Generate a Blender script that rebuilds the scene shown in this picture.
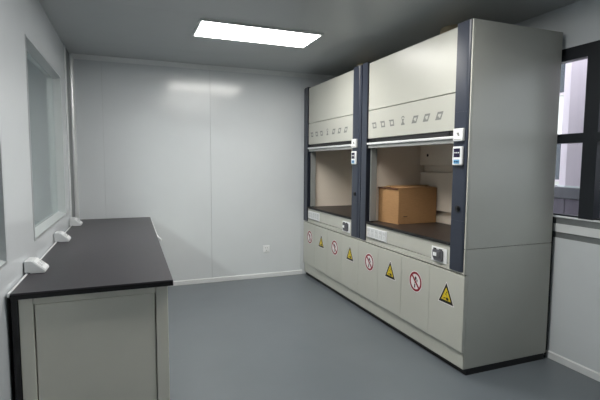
import bpy, bmesh, math, random
from mathutils import Vector, Matrix
random.seed(7)
for o in list(bpy.data.objects): bpy.data.objects.remove(o)
scene = bpy.context.scene
C = scene.collection

# ------------------------------------------------------------------ camera
YAW, PITCH, ROLL = math.radians(21.2326), math.radians(4.8746), math.radians(0.3309)
CAMZ = 1.42
fw = Vector((math.sin(YAW)*math.cos(PITCH), math.cos(YAW)*math.cos(PITCH), -math.sin(PITCH)))
rt0 = Vector((math.cos(YAW), -math.sin(YAW), 0)); up0 = rt0.cross(fw)
rt = math.cos(ROLL)*rt0 + math.sin(ROLL)*up0
up = -math.sin(ROLL)*rt0 + math.cos(ROLL)*up0
cam_data = bpy.data.cameras.new('camera'); cam = bpy.data.objects.new('camera', cam_data); C.objects.link(cam)
cam.matrix_world = Matrix(((rt.x, up.x, -fw.x, 0), (rt.y, up.y, -fw.y, 0), (rt.z, up.z, -fw.z, CAMZ), (0, 0, 0, 1)))
cam_data.sensor_width = 36; cam_data.lens = 436.16*36/600; cam_data.clip_start = 0.05; cam_data.clip_end = 200
scene.camera = cam

# ------------------------------------------------------------------ light and exposure
LED = 17.0            # emission of the two ceiling light panels
FILL_CORRIDOR = 50.0    # emission of an added, unseen panel that brightens the left panes
SKY = 2.3
w = bpy.data.worlds.new('overcast_sky'); scene.world = w; w.use_nodes = True
bg = w.node_tree.nodes['Background']; bg.inputs[0].default_value = (0.86, 0.88, 0.95, 1); bg.inputs[1].default_value = SKY
scene.view_settings.view_transform = 'Standard'; scene.view_settings.look = 'None'
scene.view_settings.gamma = 1; scene.view_settings.use_curve_mapping = False
scene.view_settings.exposure = 0.64

# ------------------------------------------------------------------ materials
def lin(c):
    return tuple(((v/255)/12.92 if v/255 <= 0.04045 else ((v/255+0.055)/1.055)**2.4) for v in c)
def mat(name, rgb, rough=0.5, metal=0.0, vary=0.04, scale=12, bump=0.0, stretch=(1, 1, 1), spec=0.5, coat=0.0):
    m = bpy.data.materials.new(name); m.use_nodes = True
    nt = m.node_tree; b = nt.nodes['Principled BSDF']
    b.inputs['Roughness'].default_value = rough; b.inputs['Metallic'].default_value = metal
    b.inputs['Specular IOR Level'].default_value = spec
    b.inputs['Coat Weight'].default_value = coat; b.inputs['Coat Roughness'].default_value = 0.15
    tc = nt.nodes.new('ShaderNodeTexCoord'); mp = nt.nodes.new('ShaderNodeMapping'); mp.inputs['Scale'].default_value = stretch
    nz = nt.nodes.new('ShaderNodeTexNoise'); nz.inputs['Scale'].default_value = scale; nz.inputs['Detail'].default_value = 5
    nt.links.new(tc.outputs['Object'], mp.inputs[0]); nt.links.new(mp.outputs[0], nz.inputs['Vector'])
    rp = nt.nodes.new('ShaderNodeValToRGB'); l = lin(rgb)
    rp.color_ramp.elements[0].position = 0.3; rp.color_ramp.elements[1].position = 0.7
    rp.color_ramp.elements[0].color = tuple(max(0, v*(1-vary)) for v in l)+(1,)
    rp.color_ramp.elements[1].color = tuple(min(1, v*(1+vary)) for v in l)+(1,)
    nt.links.new(nz.outputs['Fac'], rp.inputs[0]); nt.links.new(rp.outputs[0], b.inputs['Base Color'])
    if bump:
        bp = nt.nodes.new('ShaderNodeBump'); bp.inputs['Strength'].default_value = bump; bp.inputs['Distance'].default_value = 0.002
        nt.links.new(nz.outputs['Fac'], bp.inputs['Height']); nt.links.new(bp.outputs[0], b.inputs['Normal'])
    return m
def emit(name, rgb, s):
    m = bpy.data.materials.new(name); m.use_nodes = True; nt = m.node_tree
    b = nt.nodes['Principled BSDF']; b.inputs['Base Color'].default_value = lin(rgb)+(1,)
    b.inputs['Emission Color'].default_value = lin(rgb)+(1,); b.inputs['Emission Strength'].default_value = s
    return m
def glass(name, tint):
    m = bpy.data.materials.new(name); m.use_nodes = True; nt = m.node_tree; nt.nodes.clear()
    o = nt.nodes.new('ShaderNodeOutputMaterial'); mx = nt.nodes.new('ShaderNodeMixShader')
    t = nt.nodes.new('ShaderNodeBsdfTransparent'); t.inputs[0].default_value = tint+(1,)
    g = nt.nodes.new('ShaderNodeBsdfGlossy'); g.inputs['Roughness'].default_value = 0.02
    f = nt.nodes.new('ShaderNodeFresnel'); 
    geo = nt.nodes.new('ShaderNodeNewGeometry'); mr = nt.nodes.new('ShaderNodeMapRange')   # same reflectance on both faces of the thin pane
    mr.inputs[3].default_value = 1.5; mr.inputs[4].default_value = 1/1.5
    nt.links.new(geo.outputs['Backfacing'], mr.inputs[0]); nt.links.new(mr.outputs[0], f.inputs[0])
    nt.links.new(f.outputs[0], mx.inputs[0]); nt.links.new(t.outputs[0], mx.inputs[1]); nt.links.new(g.outputs[0], mx.inputs[2])
    nt.links.new(mx.outputs[0], o.inputs[0]); return m

M = dict(
    wall=mat('white_wall_panel', (214, 219, 223), 0.175, 0, 0.015, 3, 0.02, spec=0.5),
    seam=mat('grey_joint', (186, 190, 192), 0.5),
    ceil=mat('grey_ceiling_panel', (176, 180, 182), 0.38, 0, 0.02, 3),
    floor=mat('grey_epoxy', (104, 111, 117), 0.28, 0, 0.05, 2.2, 0.03),
    alu=mat('brushed_aluminium', (188, 192, 194), 0.38, 0.55, 0.05, 30, 0, (1, 1, 12)),
    aluw=mat('white_aluminium', (222, 225, 227), 0.35, 0.0, 0.02),
    reveal=mat('window_reveal', (184, 189, 191), 0.35, 0.2, 0.02),
    alus=mat('polished_aluminium', (232, 235, 237), 0.3, 0.5, 0.02),
    alud=mat('dull_aluminium', (128, 132, 134), 0.45, 0.3, 0.05, 30),
    cream=mat('cream_steel', (190, 191, 183), 0.34, 0, 0.012, 6, 0.01),
    smoke=mat('smoked_plastic', (92, 92, 98), 0.25, 0, 0.05),
    navy=mat('navy_steel', (50, 56, 70), 0.36, 0, 0.04, 20),
    dark=mat('shadow_black_steel', (30, 31, 33), 0.5),
    black=mat('black_plastic', (22, 22, 24), 0.4),
    grey=mat('grey_steel', (164, 167, 166), 0.4, 0.3, 0.03),
    top=mat('black_laminate', (50, 46, 52), 0.36, 0, 0.08, 40, 0.02),
    ctop=mat('brown_black_resin', (52, 44, 40), 0.42, 0, 0.1, 40, 0.02),
    edge=mat('black_edge', (15, 15, 17), 0.5),
    liner=mat('beige_liner', (234, 223, 209), 0.45, 0, 0.015, 5),
    bench=mat('light_grey_steel', (220, 218, 206), 0.4, 0, 0.015, 6),
    white=mat('white_plastic', (236, 238, 240), 0.35, 0, 0.01),
    offw=mat('pale_plastic', (214, 217, 219), 0.4, 0, 0.01),
    card=mat('cardboard', (170, 130, 88), 0.8, 0, 0.07, 25, 0.08, (1, 1, 5)),
    cardl=mat('cardboard_edge', (96, 62, 42), 0.85, 0, 0.1, 40),
    tape=mat('parcel_tape', (186, 150, 104), 0.3, 0, 0.04, 30),
    red=mat('sign_red', (140, 16, 42), 0.4, 0, 0.02), sblack=mat('sign_black', (26, 25, 26), 0.4, 0, 0.02),
    yellow=mat('sign_yellow', (220, 194, 34), 0.4, 0, 0.02), swhite=mat('sign_white', (236, 232, 232), 0.4, 0, 0.01),
    icon=mat('icon_grey', (128, 130, 128), 0.5, 0, 0.02),
    screen=mat('dark_screen', (44, 40, 66), 0.2, 0, 0.2, 120), blue=mat('blue_display', (92, 160, 205), 0.3, 0, 0.1, 120),
    frame=mat('dark_window_frame', (34, 38, 44), 0.4, 0.2, 0.05),
    glass=glass('clear_glass', (0.93, 0.96, 0.95)), glassn=glass('inner_glass', (0.86, 0.90, 0.89)),
    stone=mat('grey_purple_stone', (128, 117, 130), 0.7, 0, 0.08, 14, 0.1), coping=mat('grey_coping', (122, 119, 126), 0.7, 0, 0.06, 20),
    plaster=mat('white_plaster', (230, 214, 224), 0.7, 0, 0.03, 6), pave=mat('concrete_paving', (150, 150, 148), 0.8, 0, 0.08, 4),
    facade=mat('pale_facade', (214, 214, 208), 0.8, 0, 0.04, 3), wglass=mat('dark_pane', (50, 56, 66), 0.15, 0, 0.1),
    led=emit('led_diffuser', (255, 252, 246), LED), fillc=emit('corridor_fill_light', (255, 252, 246), FILL_CORRIDOR),
    duct=mat('beige_duct', (196, 180, 150), 0.5, 0, 0.03),
)

# ------------------------------------------------------------------ mesh helpers
class MB:
    """collects faces in world coordinates; build() links them as ONE object"""
    def __init__(s): s.v = []; s.f = []; s.mi = []
    def add(s, vs, fs, mi=0):
        n = len(s.v); s.v += [tuple(p) for p in vs]
        for f in fs: s.f.append([i+n for i in f]); s.mi.append(mi)
        return s
    def box(s, x0, x1, y0, y1, z0, z1, mi=0):
        return s.add([(x, y, z) for x in (x0, x1) for y in (y0, y1) for z in (z0, z1)],
                     [(0, 1, 3, 2), (4, 6, 7, 5), (0, 4, 5, 1), (2, 3, 7, 6), (0, 2, 6, 4), (1, 5, 7, 3)], mi)
    def prism(s, pts, axis, a, b, mi=0):
        """closed 2-D outline extruded along an axis from a to b; pts are the two other coordinates in xyz order"""
        def P(p, t): return {'x': (t, p[0], p[1]), 'y': (p[0], t, p[1]), 'z': (p[0], p[1], t)}[axis]
        n = len(pts)
        return s.add([P(p, a) for p in pts]+[P(p, b) for p in pts],
                     [list(range(n))[::-1], list(range(n, 2*n))]+[(i, (i+1) % n, (i+1) % n+n, i+n) for i in range(n)], mi)
    def cyl(s, c, r, axis, a, b, n=20, mi=0, r2=None):
        r2 = r if r2 is None else r2; ps = []
        for t, rr in ((a, r), (b, r2)):
            for i in range(n):
                q = 2*math.pi*i/n; u, v = c[0]+rr*math.cos(q), c[1]+rr*math.sin(q)
                ps.append({'x': (t, u, v), 'y': (u, t, v), 'z': (u, v, t)}[axis])
        return s.add(ps, [list(range(n))[::-1], list(range(n, 2*n))]+[(i, (i+1) % n, (i+1) % n+n, i+n) for i in range(n)], mi)
    def ring(s, c, ro, ri, x, n=32, mi=0):
        ps = [(x, c[0]+r*math.cos(2*math.pi*i/n), c[1]+r*math.sin(2*math.pi*i/n)) for r in (ro, ri) for i in range(n)]
        return s.add(ps, [(i, i+n, (i+1) % n+n, (i+1) % n) for i in range(n)], mi)
    def flat(s, pts, x, mi=0):
        return s.add([(x, p[0], p[1]) for p in pts], [list(range(len(pts)))], mi)
    def build(s, name, mats, parent=None, bevel=0, seg=2, smooth=False):
        bm = bmesh.new(); off = origin(parent)
        vs = [bm.verts.new(Vector(p)-off) for p in s.v]
        for f, mi in zip(s.f, s.mi):
            fc = bm.faces.new([vs[i] for i in f]); fc.material_index = mi
        bmesh.ops.recalc_face_normals(bm, faces=[f for f in bm.faces if len(f.edges) > 2 and any(len(e.link_faces) > 1 for e in f.edges)])
        if bevel:
            es = [e for e in bm.edges if len(e.link_faces) == 2 and e.calc_face_angle(0) > 0.6]
            bmesh.ops.bevel(bm, geom=es, offset=bevel, segments=seg, affect='EDGES', profile=0.5, clamp_overlap=True)
        me = bpy.data.meshes.new(name); bm.to_mesh(me); bm.free()
        for m in (mats if isinstance(mats, (list, tuple)) else [mats]): me.materials.append(M[m] if isinstance(m, str) else m)
        if smooth:
            for p in me.polygons: p.use_smooth = True
            me.set_sharp_from_angle(angle=math.radians(35))
        o = bpy.data.objects.new(name, me); C.objects.link(o)
        if parent: o.parent = parent
        return o
def origin(o):
    v = Vector((0, 0, 0))
    while o is not None: v += o.location; o = o.parent
    return v
def thing(name, label, cat, loc, group=None):
    o = bpy.data.objects.new(name, None); o.empty_display_size = 0.1; C.objects.link(o); o.location = loc
    return tag(o, label, cat, group)
def tag(o, label=None, cat=None, group=None):
    if label: o['label'] = label
    if cat: o['category'] = cat
    if group: o['group'] = group
    return o
def struct(o): o['kind'] = 'structure'; return o
def copy_tree(o, parent=None):
    c = o.copy(); C.objects.link(c)
    if parent: c.parent = parent
    for ch in list(o.children): copy_tree(ch, c)
    return c
def bx(*a): return MB().box(*a)

# ------------------------------------------------------------------ room shell
XL, XR, YB, YF, H = -0.555, 2.84, 5.116, -5.0, 2.52
struct(bx(-3.6, 3.0, YF-.1, YB+.1, -.1, 0).build('floor', 'floor'))
cl = struct(bx(XL-.1, XR+.1, YF-.1, YB+.1, H, H+.1).build('ceiling', 'seam'))
ys = [YF, -3.7, -2.5, -1.3, 0.0, 1.13, 2.26, 3.39, 4.52, YB]
for a, b in zip(ys[:-1], ys[1:]):
    bx(XL, XR, a+.001, b-.001, H-.006, H-.0005).build('ceiling_panel', 'ceil', cl)
wb = struct(bx(XL-.1, XR+.1, YB+.012, YB+.11, 0, H).build('wall_back', 'seam'))
xs = [XL, -.257, .873, 2.003, XR]
for a, b in zip(xs[:-1], xs[1:]):
    bx(a+(.0014 if abs(a-.873) < .01 else .0006), b-.0006, YB, YB+.0115, 0, H-.002).build('wall_panel', 'wall', wb, .001, 1)
struct(bx(XL-.1, XR+.1, YF-.1, YF, 0, H).build('wall_front', 'wall'))

# left wall with two glazed openings
WZ0, WZ1, RD = 0.952, 2.15, 0.052
wins = [(3.035, 4.40), (0.95, 2.37)]
wl = MB()
wl.box(XL-.1, XL, YF, YB, 0, WZ0); wl.box(XL-.1, XL, YF, YB, WZ1, H-.006)
wl.box(XL-.1, XL, wins[0][1], YB, WZ0, WZ1); wl.box(XL-.1, XL, wins[1][1], wins[0][0], WZ0, WZ1); wl.box(XL-.1, XL, YF, wins[1][0], WZ0, WZ1)
struct(wl.build('wall_left', 'wall'))
for i, (a, b) in enumerate(wins):
    f = MB(); t = .024
    # sloped reveal frame: four mitred members running from the wall face back to the pane
    o_ = [(a, WZ0), (b, WZ0), (b, WZ1), (a, WZ1)]; i_ = [(a+t*.6, WZ0+t), (b-t*.3, WZ0+t), (b-t*.3, WZ1-t*.6), (a+t*.6, WZ1-t*.6)]
    e = .012
    q_ = [(a-e, WZ0-e), (b+e, WZ0-e), (b+e, WZ1+e), (a-e, WZ1+e)]
    for k in range(4):
        k2 = (k+1) % 4
        P = lambda x, p: (x, p[0], p[1])
        f.add([P(XL+.004, q_[k]), P(XL+.004, q_[k2]), P(XL+.004, o_[k]), P(XL+.004, o_[k2]), P(XL-RD, i_[k]), P(XL-RD, i_[k2]),
               P(XL-.001, q_[k]), P(XL-.001, q_[k2])],
              [(0, 1, 3, 2), (0, 6, 7, 1)])
        f.add(f.v[-8:], [(2, 3, 5, 4)], 1)
    wf = struct(f.build('window_%d' % (i+1), ['alu', 'reveal']))
    bx(XL-RD-.006, XL-RD, i_[0][0]-.01, i_[1][0]+.01, i_[0][1]-.01, i_[2][1]+.01).build('pane', 'glassn', wf)
# room beyond the left windows
struct(bx(-3.6, -3.5, YF, YB, 0, H).build('wall_corridor', 'wall'))
struct(bx(-3.5, XL-.1, YB, YB+.1, 0, H).build('wall_corridor', 'wall'))
struct(bx(-3.5, XL-.1, YF-.1, YF, 0, H).build('wall_corridor', 'wall'))
struct(bx(-3.6, XL-.1, YF-.1, YB+.1, H, H+.1).build('ceiling', 'ceil'))

# right wall: solid behind the hoods, half wall with window ahead of them
CAP = 1.052
wr = MB(); wr.box(XR, XR+.1, 3.05, YB, 0, H-.006); wr.box(XR, XR+.1, .01, 3.05, 0, CAP-.155); wr.box(XR, XR+.1, .01, 3.05, 2.22, H-.006); wr.box(XR, XR+.1, YF, .01, 0, H-.006)
wr = struct(wr.build('wall_right', 'wall'))
for z0, z1, dx, m in ((.897, .940, .006, 'alud'), (.940, .998, -.006, 'aluw'), (.998, 1.044, 0, 'alud'), (1.044, CAP, -.012, 'aluw')):
    struct(bx(XR+dx, XR+.1, .011, 3.05, z0, z1).build('trim_1', m))
struct(bx(XR-.012, XR-.001, 2.246, 2.264, 0.02, CAP).build('trim_2', 'black'))
# dark framed window, one frame with panes
wn = MB(); X0, X1 = XR+.002, XR+.07
mull = [(2.95, 3.05), (1.97, 2.07), (.99, 1.09), (.01, .11)]
for a, b in mull: wn.box(X0, X1, a, b, CAP, 2.22)
for (a, b), (c, d) in zip(mull[:-1], mull[1:]):
    wn.box(X0, X1, d, a, 1.567, 1.632); wn.box(X0, X1, d, a, 2.135, 2.22); wn.box(X0+.03, X1, d, a, CAP, CAP+.012)
w3 = struct(wn.build('window_3', 'frame'))
for (a, b), (c, d) in zip(mull[:-1], mull[1:]):
    for z0, z1 in ((CAP+.013, 1.566), (1.633, 2.134)):
        bx(X0+.045, X0+.051, d+.001, a-.001, z0, z1).build('pane', 'glass', w3)

# baseboards and coves
struct(MB().prism([(YB, 0.001), (YB-.014, 0.001), (YB-.014, .047), (YB, .055)], 'x', XL, 2.02).build('baseboard_back', 'aluw'))
struct(MB().prism([(XL, 0.001), (XL+.014, 0.001), (XL+.014, .047), (XL, .055)], 'y', YF, 2.30).build('baseboard_left', 'aluw'))
struct(MB().prism([(XR, 0.001), (XR-.01, 0.001), (XR-.01, .047), (XR, .055)], 'y', YF, 2.246).build('baseboard_right', 'aluw'))
struct(MB().prism([(YB, H-.006), (YB-.045, H-.006), (YB-.042, H-.014), (YB-.028, H-.022), (YB-.014, H-.036), (YB-.006, H-.05), (YB, H-.05)], 'x', XL, XR).build('trim_3', 'aluw', smooth=True))
struct(bx(XL+.0005, XL+.008, 4.72, 4.80, .81, H-.007).build('trim_4', 'aluw', None, .002, 1))
struct(bx(XL+.0005, XL+.004, 4.802, YB-.002, .81, H-.007).build('trim_5', 'alud'))
struct(MB().prism([(XL+.004, YB-.0005), (XL+.004, 5.078)]+[(XL+.008+.034*math.sin(q), YB-.038*math.cos(q)-.0005) for q in [math.pi/16*k for k in range(9)]], 'z', .81, H-.007).build('trim_6', 'alus', smooth=True))

# ------------------------------------------------------------------ ceiling light panels
def light(x, y, wx, wy, label, m='led'):
    t = thing('ceiling_light', label, 'light', (x, y, H-.006), 'ceiling light panels')
    fr = MB(); z0, z1 = H-.022, H-.0062; e = .018
    fr.box(x-wx/2-e, x+wx/2+e, y-wy/2-e, y-wy/2, z0, z1); fr.box(x-wx/2-e, x+wx/2+e, y+wy/2, y+wy/2+e, z0, z1)
    fr.box(x-wx/2-e, x-wx/2, y-wy/2, y+wy/2, z0, z1); fr.box(x+wx/2, x+wx/2+e, y-wy/2, y+wy/2, z0, z1)
    fr.build('light_frame', 'aluw', t)
    bx(x-wx/2, x+wx/2, y-wy/2, y+wy/2, H-.018, H-.0065).build('diffuser', m, t)
light(1.04, 3.70, 1.0, .42, 'long white LED panel on the ceiling between bench and fume hoods')
light(1.0, 2.05, 1.0, .42, 'white LED ceiling panel nearer the camera, ahead of the near hood')
light(-2.0, 2.6, .3, 1.2, 'added light panel beyond the left windows, brightening their panes', 'fillc')

# ------------------------------------------------------------------ fume hoods
W = 1.43; Y0 = 3.656           # far hood spans Y0..Y0+W, the near one is a copy W closer
def make_hood():
    t = thing('fume_hood', 'far fume hood, empty inside, next to the back wall', 'fume hood', (2.41, Y0+W/2, 0), 'white fume hoods with navy posts along the right side')
    y = lambda v: Y0+v
    # body
    for a, b in ((0, .012), (W-.012, W)):
        bx(2.034, 2.80, y(a), y(b), .862, 2.325).build('upper_side_panel', 'cream', t, .0015, 1)
        MB().prism([(2.034, .858), (2.034, .690), (2.0505, .690), (2.0505, .0445), (2.80, .0445), (2.80, .858)], 'y', y(a), y(b)).build('lower_side_panel', 'cream', t, .0012, 1)
        bx(2.026, 2.0335, y(a), y(b), .703, 2.325).build('post_filler', 'navy', t)
    bx(2.785, 2.799, y(.017), y(W-.017), .0445, 2.32).build('back_panel', 'cream', t)
    bx(2.06, 2.784, y(.017), y(W-.017), 2.305, 2.32).build('roof', 'cream', t)
    d = MB(); d.cyl((2.50, y(.72)), .125, 'z', 2.321, H-.008, 28); d.cyl((2.50, y(.72)), .155, 'z', 2.321, 2.345, 28)
    d.build('exhaust_duct', 'duct', t, smooth=True)
    # navy posts with a rounded outer corner and shallow flute
    for side in (0, 1):
        pts = [(2.02, .142), (2.02, .044)]
        pts += [(2.046-.026*math.cos(q), .044-.0275*math.sin(q)) for q in [math.pi/12*k for k in range(1, 7)]]
        pts += [(2.11, .0165), (2.11, .142)]
        if side: pts = [(p[0], W-(p[1] if p[1] < .1 else .128)) for p in pts]
        cz = MB()
        P = [(p[0], y(p[1])) for p in pts]
        for z0, z1 in ((.703, 1.043), (1.045, 1.39), (1.392, 1.755), (1.757, 2.33)): cz.prism(P, 'z', z0, z1)
        cz.prism([(p[0]+.002 if p[0] < 2.1 else p[0], p[1]) for p in P], 'z', .704, 2.329)
        c = cz.build('post', 'navy', t, smooth=True)
        if not side:
            MB().cyl((y(.077), 1.123), .021, 'x', 2.012, 2.0225, 20).cyl((y(.077), 1.123), .012, 'x', 2.006, 2.012, 16).build('round_lock', 'black', c, smooth=True)
    # upper front
    ya, yb = y(.148), y(W-.130)
    bx(2.058, 2.066, ya, yb, 1.64, 2.31).build('panel_frame', 'dark', t)
    bx(2.034, 2.057, ya, yb, 1.8965, 2.317).build('upper_front_panel', 'cream', t, .002, 1)
    ip = bx(2.034, 2.057, ya, yb, 1.643, 1.8905).build('icon_panel', 'cream', t, .002, 1)
    xi = 2.0333
    def P2(yc, zc, pts): return [(yc-u, zc+v) for u, v in pts]      # u to the right as seen from the room
    for k, (yc, big) in enumerate(((1.190, 0), (1.051, 0), (.913, 0), (.756, 2), (.597, 1), (.458, 1), (.315, 1))):
        g = MB(); zc = 1.755; yc = y(yc)
        if big == 2:   # hourglass with a dome
            g.flat(P2(yc, zc, [(-.024, -.030), (.024, -.030), (.024, -.017), (-.024, -.017)]), xi)
            g.flat(P2(yc, zc, [(-.017, -.017), (.017, -.017), (.007, .0), (-.007, .0)]), xi)
            g.flat(P2(yc, zc, [(-.007, .0), (.007, .0), (.017, .018), (-.017, .018)]), xi)
            n = 10; o = [(.022*math.cos(math.pi*i/n), .022+.02*math.sin(math.pi*i/n)) for i in range(n+1)]; q = [(u*.55, .022+(v-.022)*.55) for u, v in o]
            for i in range(n): g.flat(P2(yc, zc, [o[i], o[i+1], q[i+1], q[i]]), xi)
        else:
            s, ww, hh, th = ((.013, .031, .028, .015) if big else (-.006, .031, .027, .014))
            sh = lambda u, v: (u+s*v/hh, v)
            for u0, u1, v0, v1 in ((-ww, ww, hh-th, hh), (-ww, ww, -hh, -hh+th), (-ww, -ww+th, -hh+th, hh-th), (ww-th, ww, -hh+th, hh-th)):
                g.flat(P2(yc, zc, [sh(u0, v0), sh(u1, v0), sh(u1, v1), sh(u0, v1)]), xi)
            if big: g.flat(P2(yc, zc, [sh(-ww+th, -hh+th), sh(-ww+th*2, -hh+th), sh(-ww+th*2, -.004), sh(-ww+th, -.004)]), xi)
            else: g.flat(P2(yc, zc, [(-ww-.017, hh), (-ww-.006, hh), (-ww-.004, hh-.010), (-ww-.013, hh-.010)]), xi)
        g.build('printed_icon', 'icon', ip)
    # sash: dark track, bright handle rail, raised glass behind the front panel
    tr = bx(2.044, 2.066, ya, yb, 1.606, 1.640).build('sash_track', 'dark', t)
    for v in (.16, .215, 1.19, 1.255): bx(2.038, 2.044, y(v), y(v)+.03, 1.611, 1.636).build('stop_pad', 'black', tr)
    bx(2.022, 2.066, ya-.004, yb+.004, 1.586, 1.605).build('sash_handle', 'aluw', t, .004, 2)
    bx(2.036, 2.072, ya, yb, 1.556, 1.585).build('sash_rail', 'grey', t, .002, 1)
    bx(2.069, 2.074, ya, yb, 1.606, 2.28).build('sash_glass', 'glass', t)
    for v in (.148, W-.144): bx(2.062, 2.125, y(v), y(v+.014), .884, 1.555).build('frame_post', 'grey', t, .002, 1)
    # chamber
    for v in (.070, W-.082): bx(2.126, 2.70, y(v), y(v+.012), .876, 2.1).build('liner_side', 'liner', t)
    bx(2.705, 2.715, y(.070), y(W-.070), .876, 2.1).build('liner_back', 'liner', t)
    bx(2.126, 2.70, y(.083), y(W-.083), 2.09, 2.1).build('liner_roof', 'liner', t)
    ba, bb = y(.084), y(W-.084)
    b1 = bx(2.645, 2.655, ba, bb, 1.402, 2.085).box(2.655, 2.70, ba, bb, 1.402, 1.412).build('baffle', 'liner', t, .0015, 1)
    MB().cyl((y(1.229), 1.498), .014, 'x', 2.6435, 2.646, 16).build('hole_plug', 'black', b1)
    MB().cyl((y(.20), 1.498), .014, 'x', 2.6435, 2.646, 16).build('hole_plug', 'black', b1)
    bx(2.655, 2.665, ba, bb, .985, 1.338).box(2.665, 2.70, ba, bb, 1.328, 1.338).build('baffle', 'liner', t, .0015, 1)
    bx(2.655, 2.665, ba, bb, .8755, .935).build('baffle', 'liner', t, .0015, 1)
    bx(2.046, 2.72, y(.03), y(W-.03), .852, .8748).build('work_surface', 'ctop', t)
    bx(2.021, 2.0455, ya, yb, .862, .882).build('front_lip', 'edge', t, .004, 2)
    # apron with sockets and sealed outlet
    bx(2.032, 2.05, ya, yb, .738, .861).build('apron', 'cream', t, .0015, 1)
    sp = MB().box(2.025, 2.0318, y(.943), y(1.272), .742, .836).box(2.021, 2.025, y(.943), y(1.272), .742, .749, 1).build('socket_strip', ['white', 'grey'], t, .001, 1)
    for k in range(5):
        yc = .976+k*.0655
        g = MB().box(2.0215, 2.0249, y(yc-.027), y(yc+.027), .756, .830)
        for dy, z0, z1 in ((-.012, .800, .816), (.008, .800, .816), (-.002, .772, .788)): g.box(2.0209, 2.0216, y(yc+dy), y(yc+dy+.003), z0, z1, 1)
        g.build('socket', ['offw', 'alud'], sp)
    vp = bx(2.026, 2.0318, y(.180), y(.345), .722, .828).build('outlet_plate', 'white', t, .002, 1)
    g = MB().prism([(y(.212), .742), (y(.212), .804), (y(.219), .812), (y(.306), .812), (y(.316), .804), (y(.316), .762), (y(.296), .734), (y(.226), .734)], 'x', 2.010, 2.026)
    g.prism([(y(.228), .764), (y(.228), .804), (y(.302), .804), (y(.302), .764)], 'x', 2.004, 2.010)
    vb = g.build('sealed_outlet', 'smoke', vp, .004, 2)
    for v in (.224, .286): bx(2.012, 2.022, y(v), y(v+.022), .812, .820).build('latch', 'black', vp)
    bx(2.0025, 2.0042, y(.262), y(.298), .766, .792).build('outlet_label', 'white', vp)
    # controls on the near post
    sw = bx(1.998, 2.0195, y(.036), y(.128), 1.568, 1.650).build('switch_box', 'white', t, .006, 3)
    MB().flat([(y(.094), 1.622), (y(.070), 1.622), (y(.064), 1.600), (y(.078), 1.600)], 1.9974).box(1.9968, 1.998, y(.05), y(.112), 1.577, 1.580).build('switch_mark', 'icon', sw)
    ct = bx(1.996, 2.0195, y(.037), y(.127), 1.408, 1.533).build('controller', 'white', t, .010, 3)
    g = MB().box(1.9948, 1.9962, y(.052), y(.110), 1.462, 1.520)
    for k in range(3): g.box(1.9942, 1.9949, y(.058+k*.017), y(.068+k*.017), 1.488, 1.496, 1)
    g.build('controller_screen', ['screen', 'offw'], ct)
    g = MB().box(1.9948, 1.9962, y(.055), y(.108), 1.420, 1.447)
    for k in range(3): g.cyl((y(.066+k*.0155), 1.433), .005, 'x', 1.9935, 1.9948, 12, 1)
    g.build('keypad', ['blue', 'screen'], ct)
    # base cabinet
    bx(2.027, 2.06, y(.0005), y(W-.0005), .692, .7025).box(2.031, 2.06, ya, yb, .7025, .733).build('ledge', 'cream', t, .002, 1)
    bx(2.062, 2.11, y(.017), y(W-.017), .044, .703).box(2.05, 2.06, y(.147), y(W-.131), .733, .738).build('carcass', 'dark', t)
    dw = W/4
    for k in range(4):
        a, b = y(k*dw+.0008), y((k+1)*dw-.0008)
        dr = bx(2.026, 2.0495, a, b, .163, .683).build('door', 'cream', t, .003, 2)
        sc = (.170, .522, .875, 1.221)[k]; yc = y(sc); xs_ = 2.0254
        g = MB()
        if k % 2:      # no naked flame
            zc = .514; r = .076
            g.flat([(yc+(r+.006)*math.cos(math.pi*i/16), zc+(r+.006)*math.sin(math.pi*i/16)) for i in range(32)], xs_, 0)
            g.ring((yc, zc), r, r-.017, xs_-.0006, 32, 1)
            U = lambda u, v: (yc-u, zc+v)
            g.flat([U(-.016, -.050), U(-.002, -.050), U(-.001, -.024), U(-.006, -.016), U(-.015, -.024)], xs_-.0004, 2)
            g.flat([U(-.012, -.016), U(-.007, -.016), U(.001, .012), U(-.005, .012)], xs_-.0004, 2)
            g.flat([U(-.002, .014), U(.006, .012), U(.014, .024), U(.010, .040), U(.004, .034), U(-.004, .046), U(-.010, .028)], xs_-.0004, 2)
            g.flat([U(.016, -.004), U(.024, .004), U(.026, .018), U(.020, .024), U(.013, .012)], xs_-.0004, 2)
            q = (r-.009)/math.sqrt(2)
            g.flat([U(-q-.006, q-.006), U(-q+.006, q+.006), U(q+.006, -q+.006), U(q-.006, -q-.006)], xs_-.0008, 1)
            s = g.build('prohibition_sign', ['swhite', 'red', 'sblack'], dr); s['label'] = 'round red and white no naked flame sign'
        else:          # yellow triangle
            zc = .506
            def tri(s, z=0): return [(yc, zc+.086*s+z), (yc+.073*s, zc-.052*s+z), (yc-.073*s, zc-.052*s+z)]
            g.flat(tri(1.14), xs_, 0); g.flat(tri(1.04), xs_-.0004, 2); g.flat(tri(.68, .001), xs_-.0007, 1)
            U = lambda u, v: (yc-u, zc+v); xx = xs_-.001
            g.flat([U(-.001, .026), U(.009, .030), U(.010, .022), U(.002, .018)], xx, 2)
            g.flat([U(-.008, .012), U(.004, .016), U(.004, .009), U(-.006, .004)], xx, 2)
            g.flat([U(.004, .004), U(.008, .004), U(.008, -.004), U(.004, -.004)], xx, 2)
            g.flat([U(-.028, -.022), U(-.006, -.014), U(-.004, -.019), U(-.026, -.028)], xx, 2)
            g.flat([U(.000, -.014), U(.014, -.010), U(.026, -.018), U(.026, -.030), U(.010, -.032), U(-.002, -.024)], xx, 2)
            s = g.build('warning_sign', ['swhite', 'yellow', 'sblack'], dr); s['label'] = 'yellow and black triangular hazard sign'
    bx(2.042, 2.0495, y(.002), y(W-.002), .044, .160).build('toe_kick', 'cream', t, .002, 1)
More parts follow.
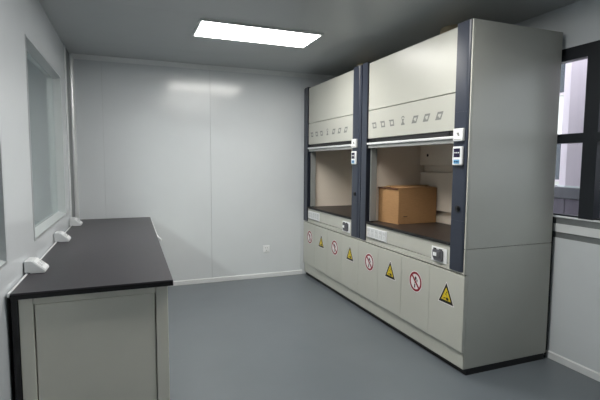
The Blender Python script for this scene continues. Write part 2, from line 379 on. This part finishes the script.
    bx(2.07, 2.78, y(.0005), y(W-.0005), 0.0, .0435).build('plinth', 'black', t)
    return t
hood = make_hood()
near = copy_tree(hood); near.location.y -= W+.0005
[bpy.data.objects.remove(o) for o in sorted((o for o in near.children if o.name.startswith('post_filler')), key=lambda o: o.data.vertices[0].co.y)[:1]]
e0 = Y0-W-.0005
for z0, z1 in ((.690, .858), (.862, 2.325)): bx(2.022, 2.0335, e0, e0+.0092, z0, z1).build('end_trim', 'cream', near, .001, 1)
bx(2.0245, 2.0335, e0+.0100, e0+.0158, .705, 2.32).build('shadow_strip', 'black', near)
near['label'] = 'near fume hood holding a cardboard box, closest to the window'

# ------------------------------------------------------------------ cardboard box in the near hood
BX = [(2.222, 3.292), (2.640, 3.300), (2.606, 3.556), (2.172, 3.549)]
bz0, bz1 = .8755, 1.196
t = thing('cardboard_box', 'brown cardboard box standing on the work surface of the near hood', 'box', (2.41, 3.42, bz0))
def side(i, j, bulge, name):
    a, b = Vector((*BX[i], 0)), Vector((*BX[j], 0)); d = (b-a); n = Vector((d.y, -d.x, 0)).normalized()
    m = MB(); N = 6; vs = []
    for r in range(4):
        for k in range(N+1):
            u = k/N; vv = r/3
            p = a+d*u+n*bulge*math.sin(math.pi*u)*math.sin(math.pi*min(vv*.9+.08, 1)); vs.append((p.x, p.y, bz0+(bz1-bz0)*vv))
    q = len(vs); vs += [(p[0]-n.x*.006, p[1]-n.y*.006, p[2]) for p in vs]
    f = []
    for r in range(3):
        for k in range(N):
            i0 = r*(N+1)+k; f.append((i0, i0+1, i0+N+2, i0+N+1)); f.append((i0+q, i0+N+1+q, i0+N+2+q, i0+1+q))
    for k in range(N): f += [(k, k+q, k+1+q, k+1), (3*(N+1)+k, 3*(N+1)+k+1, 3*(N+1)+k+1+q, 3*(N+1)+k+q)]
    for r in range(3): f += [(r*(N+1), (r+1)*(N+1), (r+1)*(N+1)+q, r*(N+1)+q), (r*(N+1)+N, r*(N+1)+N+q, (r+1)*(N+1)+N+q, (r+1)*(N+1)+N)]
    return m.add(vs, f).build(name, 'card', t, smooth=True)
s0 = side(0, 1, .006, 'side_wall'); side(1, 2, .003, 'side_wall'); side(2, 3, .003, 'side_wall'); side(3, 0, .008, 'side_wall')
bx(2.272, 2.312, 3.2835, 3.2845, .942, .947).build('printed_mark', 'sblack', s0)
MB().prism([BX[0], BX[1], BX[2], BX[3]], 'z', bz0, bz0+.004).build('bottom', 'card', t)
def flap(p, rise, name):
    a, b, c, d = [Vector((*q, 0)) for q in p]; m = MB(); vs = []; N = 5
    for k in range(N+1):
        u = k/N
        for s, z in ((0, 0), (.5, rise*.55), (1, rise)):
            p0 = a.lerp(b, u); p1 = d.lerp(c, u); p_ = p0.lerp(p1, s); vs.append((p_.x, p_.y, bz1+.001+z*(1-.4*abs(u-.5))))
    q = len(vs); vs += [(v[0], v[1], v[2]+.004) for v in vs]; f = []
    for k in range(N):
        for s in range(2):
            i0 = k*3+s; f += [(i0, i0+1, i0+4, i0+3), (i0+q, i0+3+q, i0+4+q, i0+1+q)]
    for k in range(N): f += [(k*3, k*3+3, k*3+3+q, k*3+q), (k*3+2, k*3+2+q, k*3+5+q, k*3+5)]
    for k in (0, N): f += [(k*3, k*3+q, k*3+1+q, k*3+1), (k*3+1, k*3+1+q, k*3+2+q, k*3+2)]
    return m.add(vs, f).build(name, 'card', t, smooth=True)
cw = Vector((BX[0][0]-BX[3][0], BX[0][1]-BX[3][1], 0))
for s_a, s_b, h in ((.0, .40, .006), (.46, .98, .004)):      # torn outer plies along the short top edge
    p = Vector((*BX[3], 0))+cw*s_a; q = Vector((*BX[3], 0))+cw*s_b; n = Vector((-.012, -.001, 0))
    MB().add([(p.x, p.y, bz1-.005), (q.x, q.y, bz1-.007), (q.x+n.x, q.y+n.y, bz1-.009), (p.x+n.x, p.y+n.y, bz1-.006),
              (p.x, p.y, bz1+h), (q.x, q.y, bz1+.001), (q.x+n.x, q.y+n.y, bz1-.002), (p.x+n.x, p.y+n.y, bz1+h*.5)],
             [(3, 2, 1, 0), (4, 5, 6, 7), (0, 1, 5, 4), (1, 2, 6, 5), (2, 3, 7, 6), (3, 0, 4, 7)]).build('torn_edge', 'cardl', t)
L = lambda p, q, s: (p[0]+(q[0]-p[0])*s, p[1]+(q[1]-p[1])*s)
flap([BX[0], BX[1], L(BX[1], BX[2], .49), L(BX[0], BX[3], .49)], .014, 'flap')
flap([BX[3], BX[2], L(BX[2], BX[1], .49), L(BX[3], BX[0], .49)], .014, 'flap')
MB().add([(2.194, 3.40, bz1+.012), (2.194, 3.45, bz1+.012), (2.63, 3.455, bz1+.018), (2.63, 3.405, bz1+.018),
          (2.194, 3.40, bz1+.020), (2.194, 3.45, bz1+.020), (2.63, 3.455, bz1+.0235), (2.63, 3.405, bz1+.0235)],
         [(0, 1, 2, 3), (4, 7, 6, 5), (0, 4, 5, 1), (2, 6, 7, 3), (0, 3, 7, 4), (1, 5, 6, 2)]).build('tape', 'tape', t)

# ------------------------------------------------------------------ bench along the left wall
by0, by1 = 2.31, 5.096
t = thing('lab_bench', 'long lab bench with black worktop and pale steel base along left wall', 'bench', (-.17, 3.7, 0))
bx(-.533, .1925, by0+.0008, by1, .8035, .81).build('worktop', 'top', t, .001, 1)
bx(-.533, .193, by0, by1, .780, .803).build('worktop_edge', 'edge', t)
bx(-.5435, -.5335, by0+.004, by1, .792, .8125).build('sealant_strip', 'white', t, .003, 2)
bx(-.535, -.509, by0+.025, by1-.02, .06, .778).build('gap_filler', 'black', t)  # added black strip that makes the gap behind the bench dark
g = MB().prism([(.1935, 5.094), (.1995, 5.094), (.1995, 3.85), (.207, 3.72), (.219, 3.60), (.214, 3.58), (.201, 3.70), (.1935, 3.80)], 'z', .792, .806)
e_ = g.build('edge_guard', 'white', t)
e_['label'] = 'white plastic strip along the front edge ending in a hook'
for xx in ((-.507, -.447), (.107, .167)):
    for yy in ((by0+.03, by0+.09), (by1-.1, by1-.04)):
        l = bx(xx[0], xx[1], yy[0], yy[1], .02, .778).build('leg', 'bench', t, .002, 1)
        MB().cyl(((xx[0]+xx[1])/2, (yy[0]+yy[1])/2), .022, 'z', 0, .02, 16).build('levelling_foot', 'black', l)
bx(-.446, .106, by0+.031, by0+.085, .742, .778).build('end_rail', 'bench', t, .002, 1)
bx(-.446, .106, by0+.031, by0+.085, .10, .14).build('end_rail', 'bench', t, .002, 1)
bx(-.442, .102, by0+.037, by0+.055, .143, .739).build('end_panel', 'bench', t, .002, 1)
bx(-.442, .102, by1-.08, by1-.06, .10, .778).build('end_panel', 'bench', t, .002, 1)
bx(-.505, .14, by0+.10, by1-.11, .10, .13).box(-.505, -.49, by0+.10, by1-.11, .13, .778).build('carcass', 'bench', t)
n = 5; yy0, yy1 = by0+.092, by1-.102; dw = (yy1-yy0)/n
for k in range(n):
    a, b = yy0+k*dw+.002, yy0+(k+1)*dw-.002; m_ = (a+b)/2
    d = bx(.141, .160, a, b, .62, .772).build('drawer', 'bench', t, .002, 1)
    bx(.161, .172, m_-.05, m_+.05, .69, .702).build('handle', 'grey', d)
    d = bx(.141, .160, a, b, .10, .615).build('door', 'bench', t, .002, 1)
    bx(.161, .172, b-.05, b-.038, .45, .56).build('handle', 'grey', d)

# wedge-shaped desktop sockets against the wall
def wedge(yc, ln, label):
    t = thing('desktop_socket', label, 'socket', (-.50, yc, .8145), 'white wedge desktop sockets along the wall side of the bench')
    z = .8105; a, b = yc, yc+ln; xb = XL+.006
    pr = [(xb+.026, z), (-.453, z), (-.450, z+.004), (-.450, z+.012), (-.512, z+.066), (-.517, z+.068), (xb, z+.068), (xb, z+.0045), (xb+.026, z+.0045)]
    MB().prism(pr, 'y', a, b).build('housing', 'offw', t, .003, 2)
    d = Vector((-.062, 0, .054)); nv = Vector((.054, 0, .062)).normalized(); p0 = Vector((-.450, 0, z+.012))
    def plate(u0, u1, y0, y1, h0, h1): 
        vs = []
        for h in (h0, h1):
            for u, yy in ((u0, y0), (u1, y0), (u1, y1), (u0, y1)):
                p = p0+d*u+nv*h; vs.append((p.x, yy, p.z))
        return MB().add(vs, [(3, 2, 1, 0), (4, 5, 6, 7), (0, 1, 5, 4), (1, 2, 6, 5), (2, 3, 7, 6), (3, 0, 4, 7)])
    fp = plate(.06, .94, a+.008, b-.008, .0005, .004).build('face_plate', 'white', t, .001, 1)
    for k in range(2):
        c = a+ln*(.3+.4*k); g = plate(.3, .7, c-.012, c-.008, .0035, .0046); h = plate(.3, .7, c+.008, c+.012, .0035, .0046)
        g.add(h.v, h.f); g.build('socket_slot', 'alud', fp)
wedge(2.70, .125, 'white wedge socket nearest the camera, at front end of the bench')
wedge(3.705, .13, 'white wedge socket in the middle of the bench, below the left window')
wedge(4.595, .15, 'white wedge socket farthest away, in the corner by the back wall')

# ------------------------------------------------------------------ outlet on the back wall
t = thing('wall_outlet', 'small white square power outlet low on the back wall', 'outlet', (1.542, YB, .36))
bx(1.500, 1.584, YB-.010, YB-.0005, .318, .402).build('plate', 'white', t, .003, 2)
g = MB()
for x, z in ((1.530, .372), (1.552, .372), (1.541, .340)): g.box(x-.002, x+.004, YB-.0112, YB-.0098, z-.006, z+.006)
g.build('slot', 'alud', t)

# ------------------------------------------------------------------ outside the right window
struct(bx(3.0, 30, -20, 30, -.1, -.001).build('pavement', 'pave'))
pw = thing('parapet_wall', 'grey stone-clad wall with smooth coping outside the window', 'wall', (3.75, 1.5, 0))
bx(3.612, 3.90, -2.5, 4.5, 0, 1.118).build('core', 'seam', pw)
bx(3.585, 3.92, -2.5, 4.5, 1.119, 1.216).build('coping', 'coping', pw, .006, 2)
tw = .46; rows = ((.02, .29), (.294, .564), (.568, .838), (.842, 1.115))
for r, (z0, z1) in enumerate(rows):
    k0 = 2.755-5*tw+(tw/2 if r % 2 == 0 else 0)
    for k in range(8):
        a = k0+k*tw
        bx(3.600+random.uniform(-.003, .002), 3.612, a+.003, a+tw-.003, z0, z1).build('stone_tile', 'stone', pw, .003, 1)
cp = [(3.605, 2.765), (3.70, 2.90), (3.86, 2.90), (3.86, 1.3), (3.605, 1.3)]
g = MB().prism(cp, 'z', 1.232, 3.4)
pl = tag(g.build('wall_pier', 'plaster'), 'tall white plaster pier standing on the stone-clad wall outside', 'pillar')
pl2 = MB().prism([(3.595, 2.765), (3.695, 2.91), (3.87, 2.91), (3.87, 1.29), (3.595, 1.29)], 'z', 1.2165, 1.2318).build('base_ledge', 'white', pl)
fb = thing('far_building', 'pale building with dark windows seen past the white pier', 'building', (14, 12, 0))
bx(12.2, 17, 5, 20, 0, 9).build('facade', 'facade', fb)
for r in range(3):
    for k in range(8):
        a = 6+k*1.7; z = .9+r*2.6
        f = bx(12.10, 12.199, a, a+.9, z, z+1.4).build('window', 'plaster', fb)
        bx(12.05, 12.10, a+.06, a+.84, z+.06, z+1.34).build('pane', 'wglass', f)
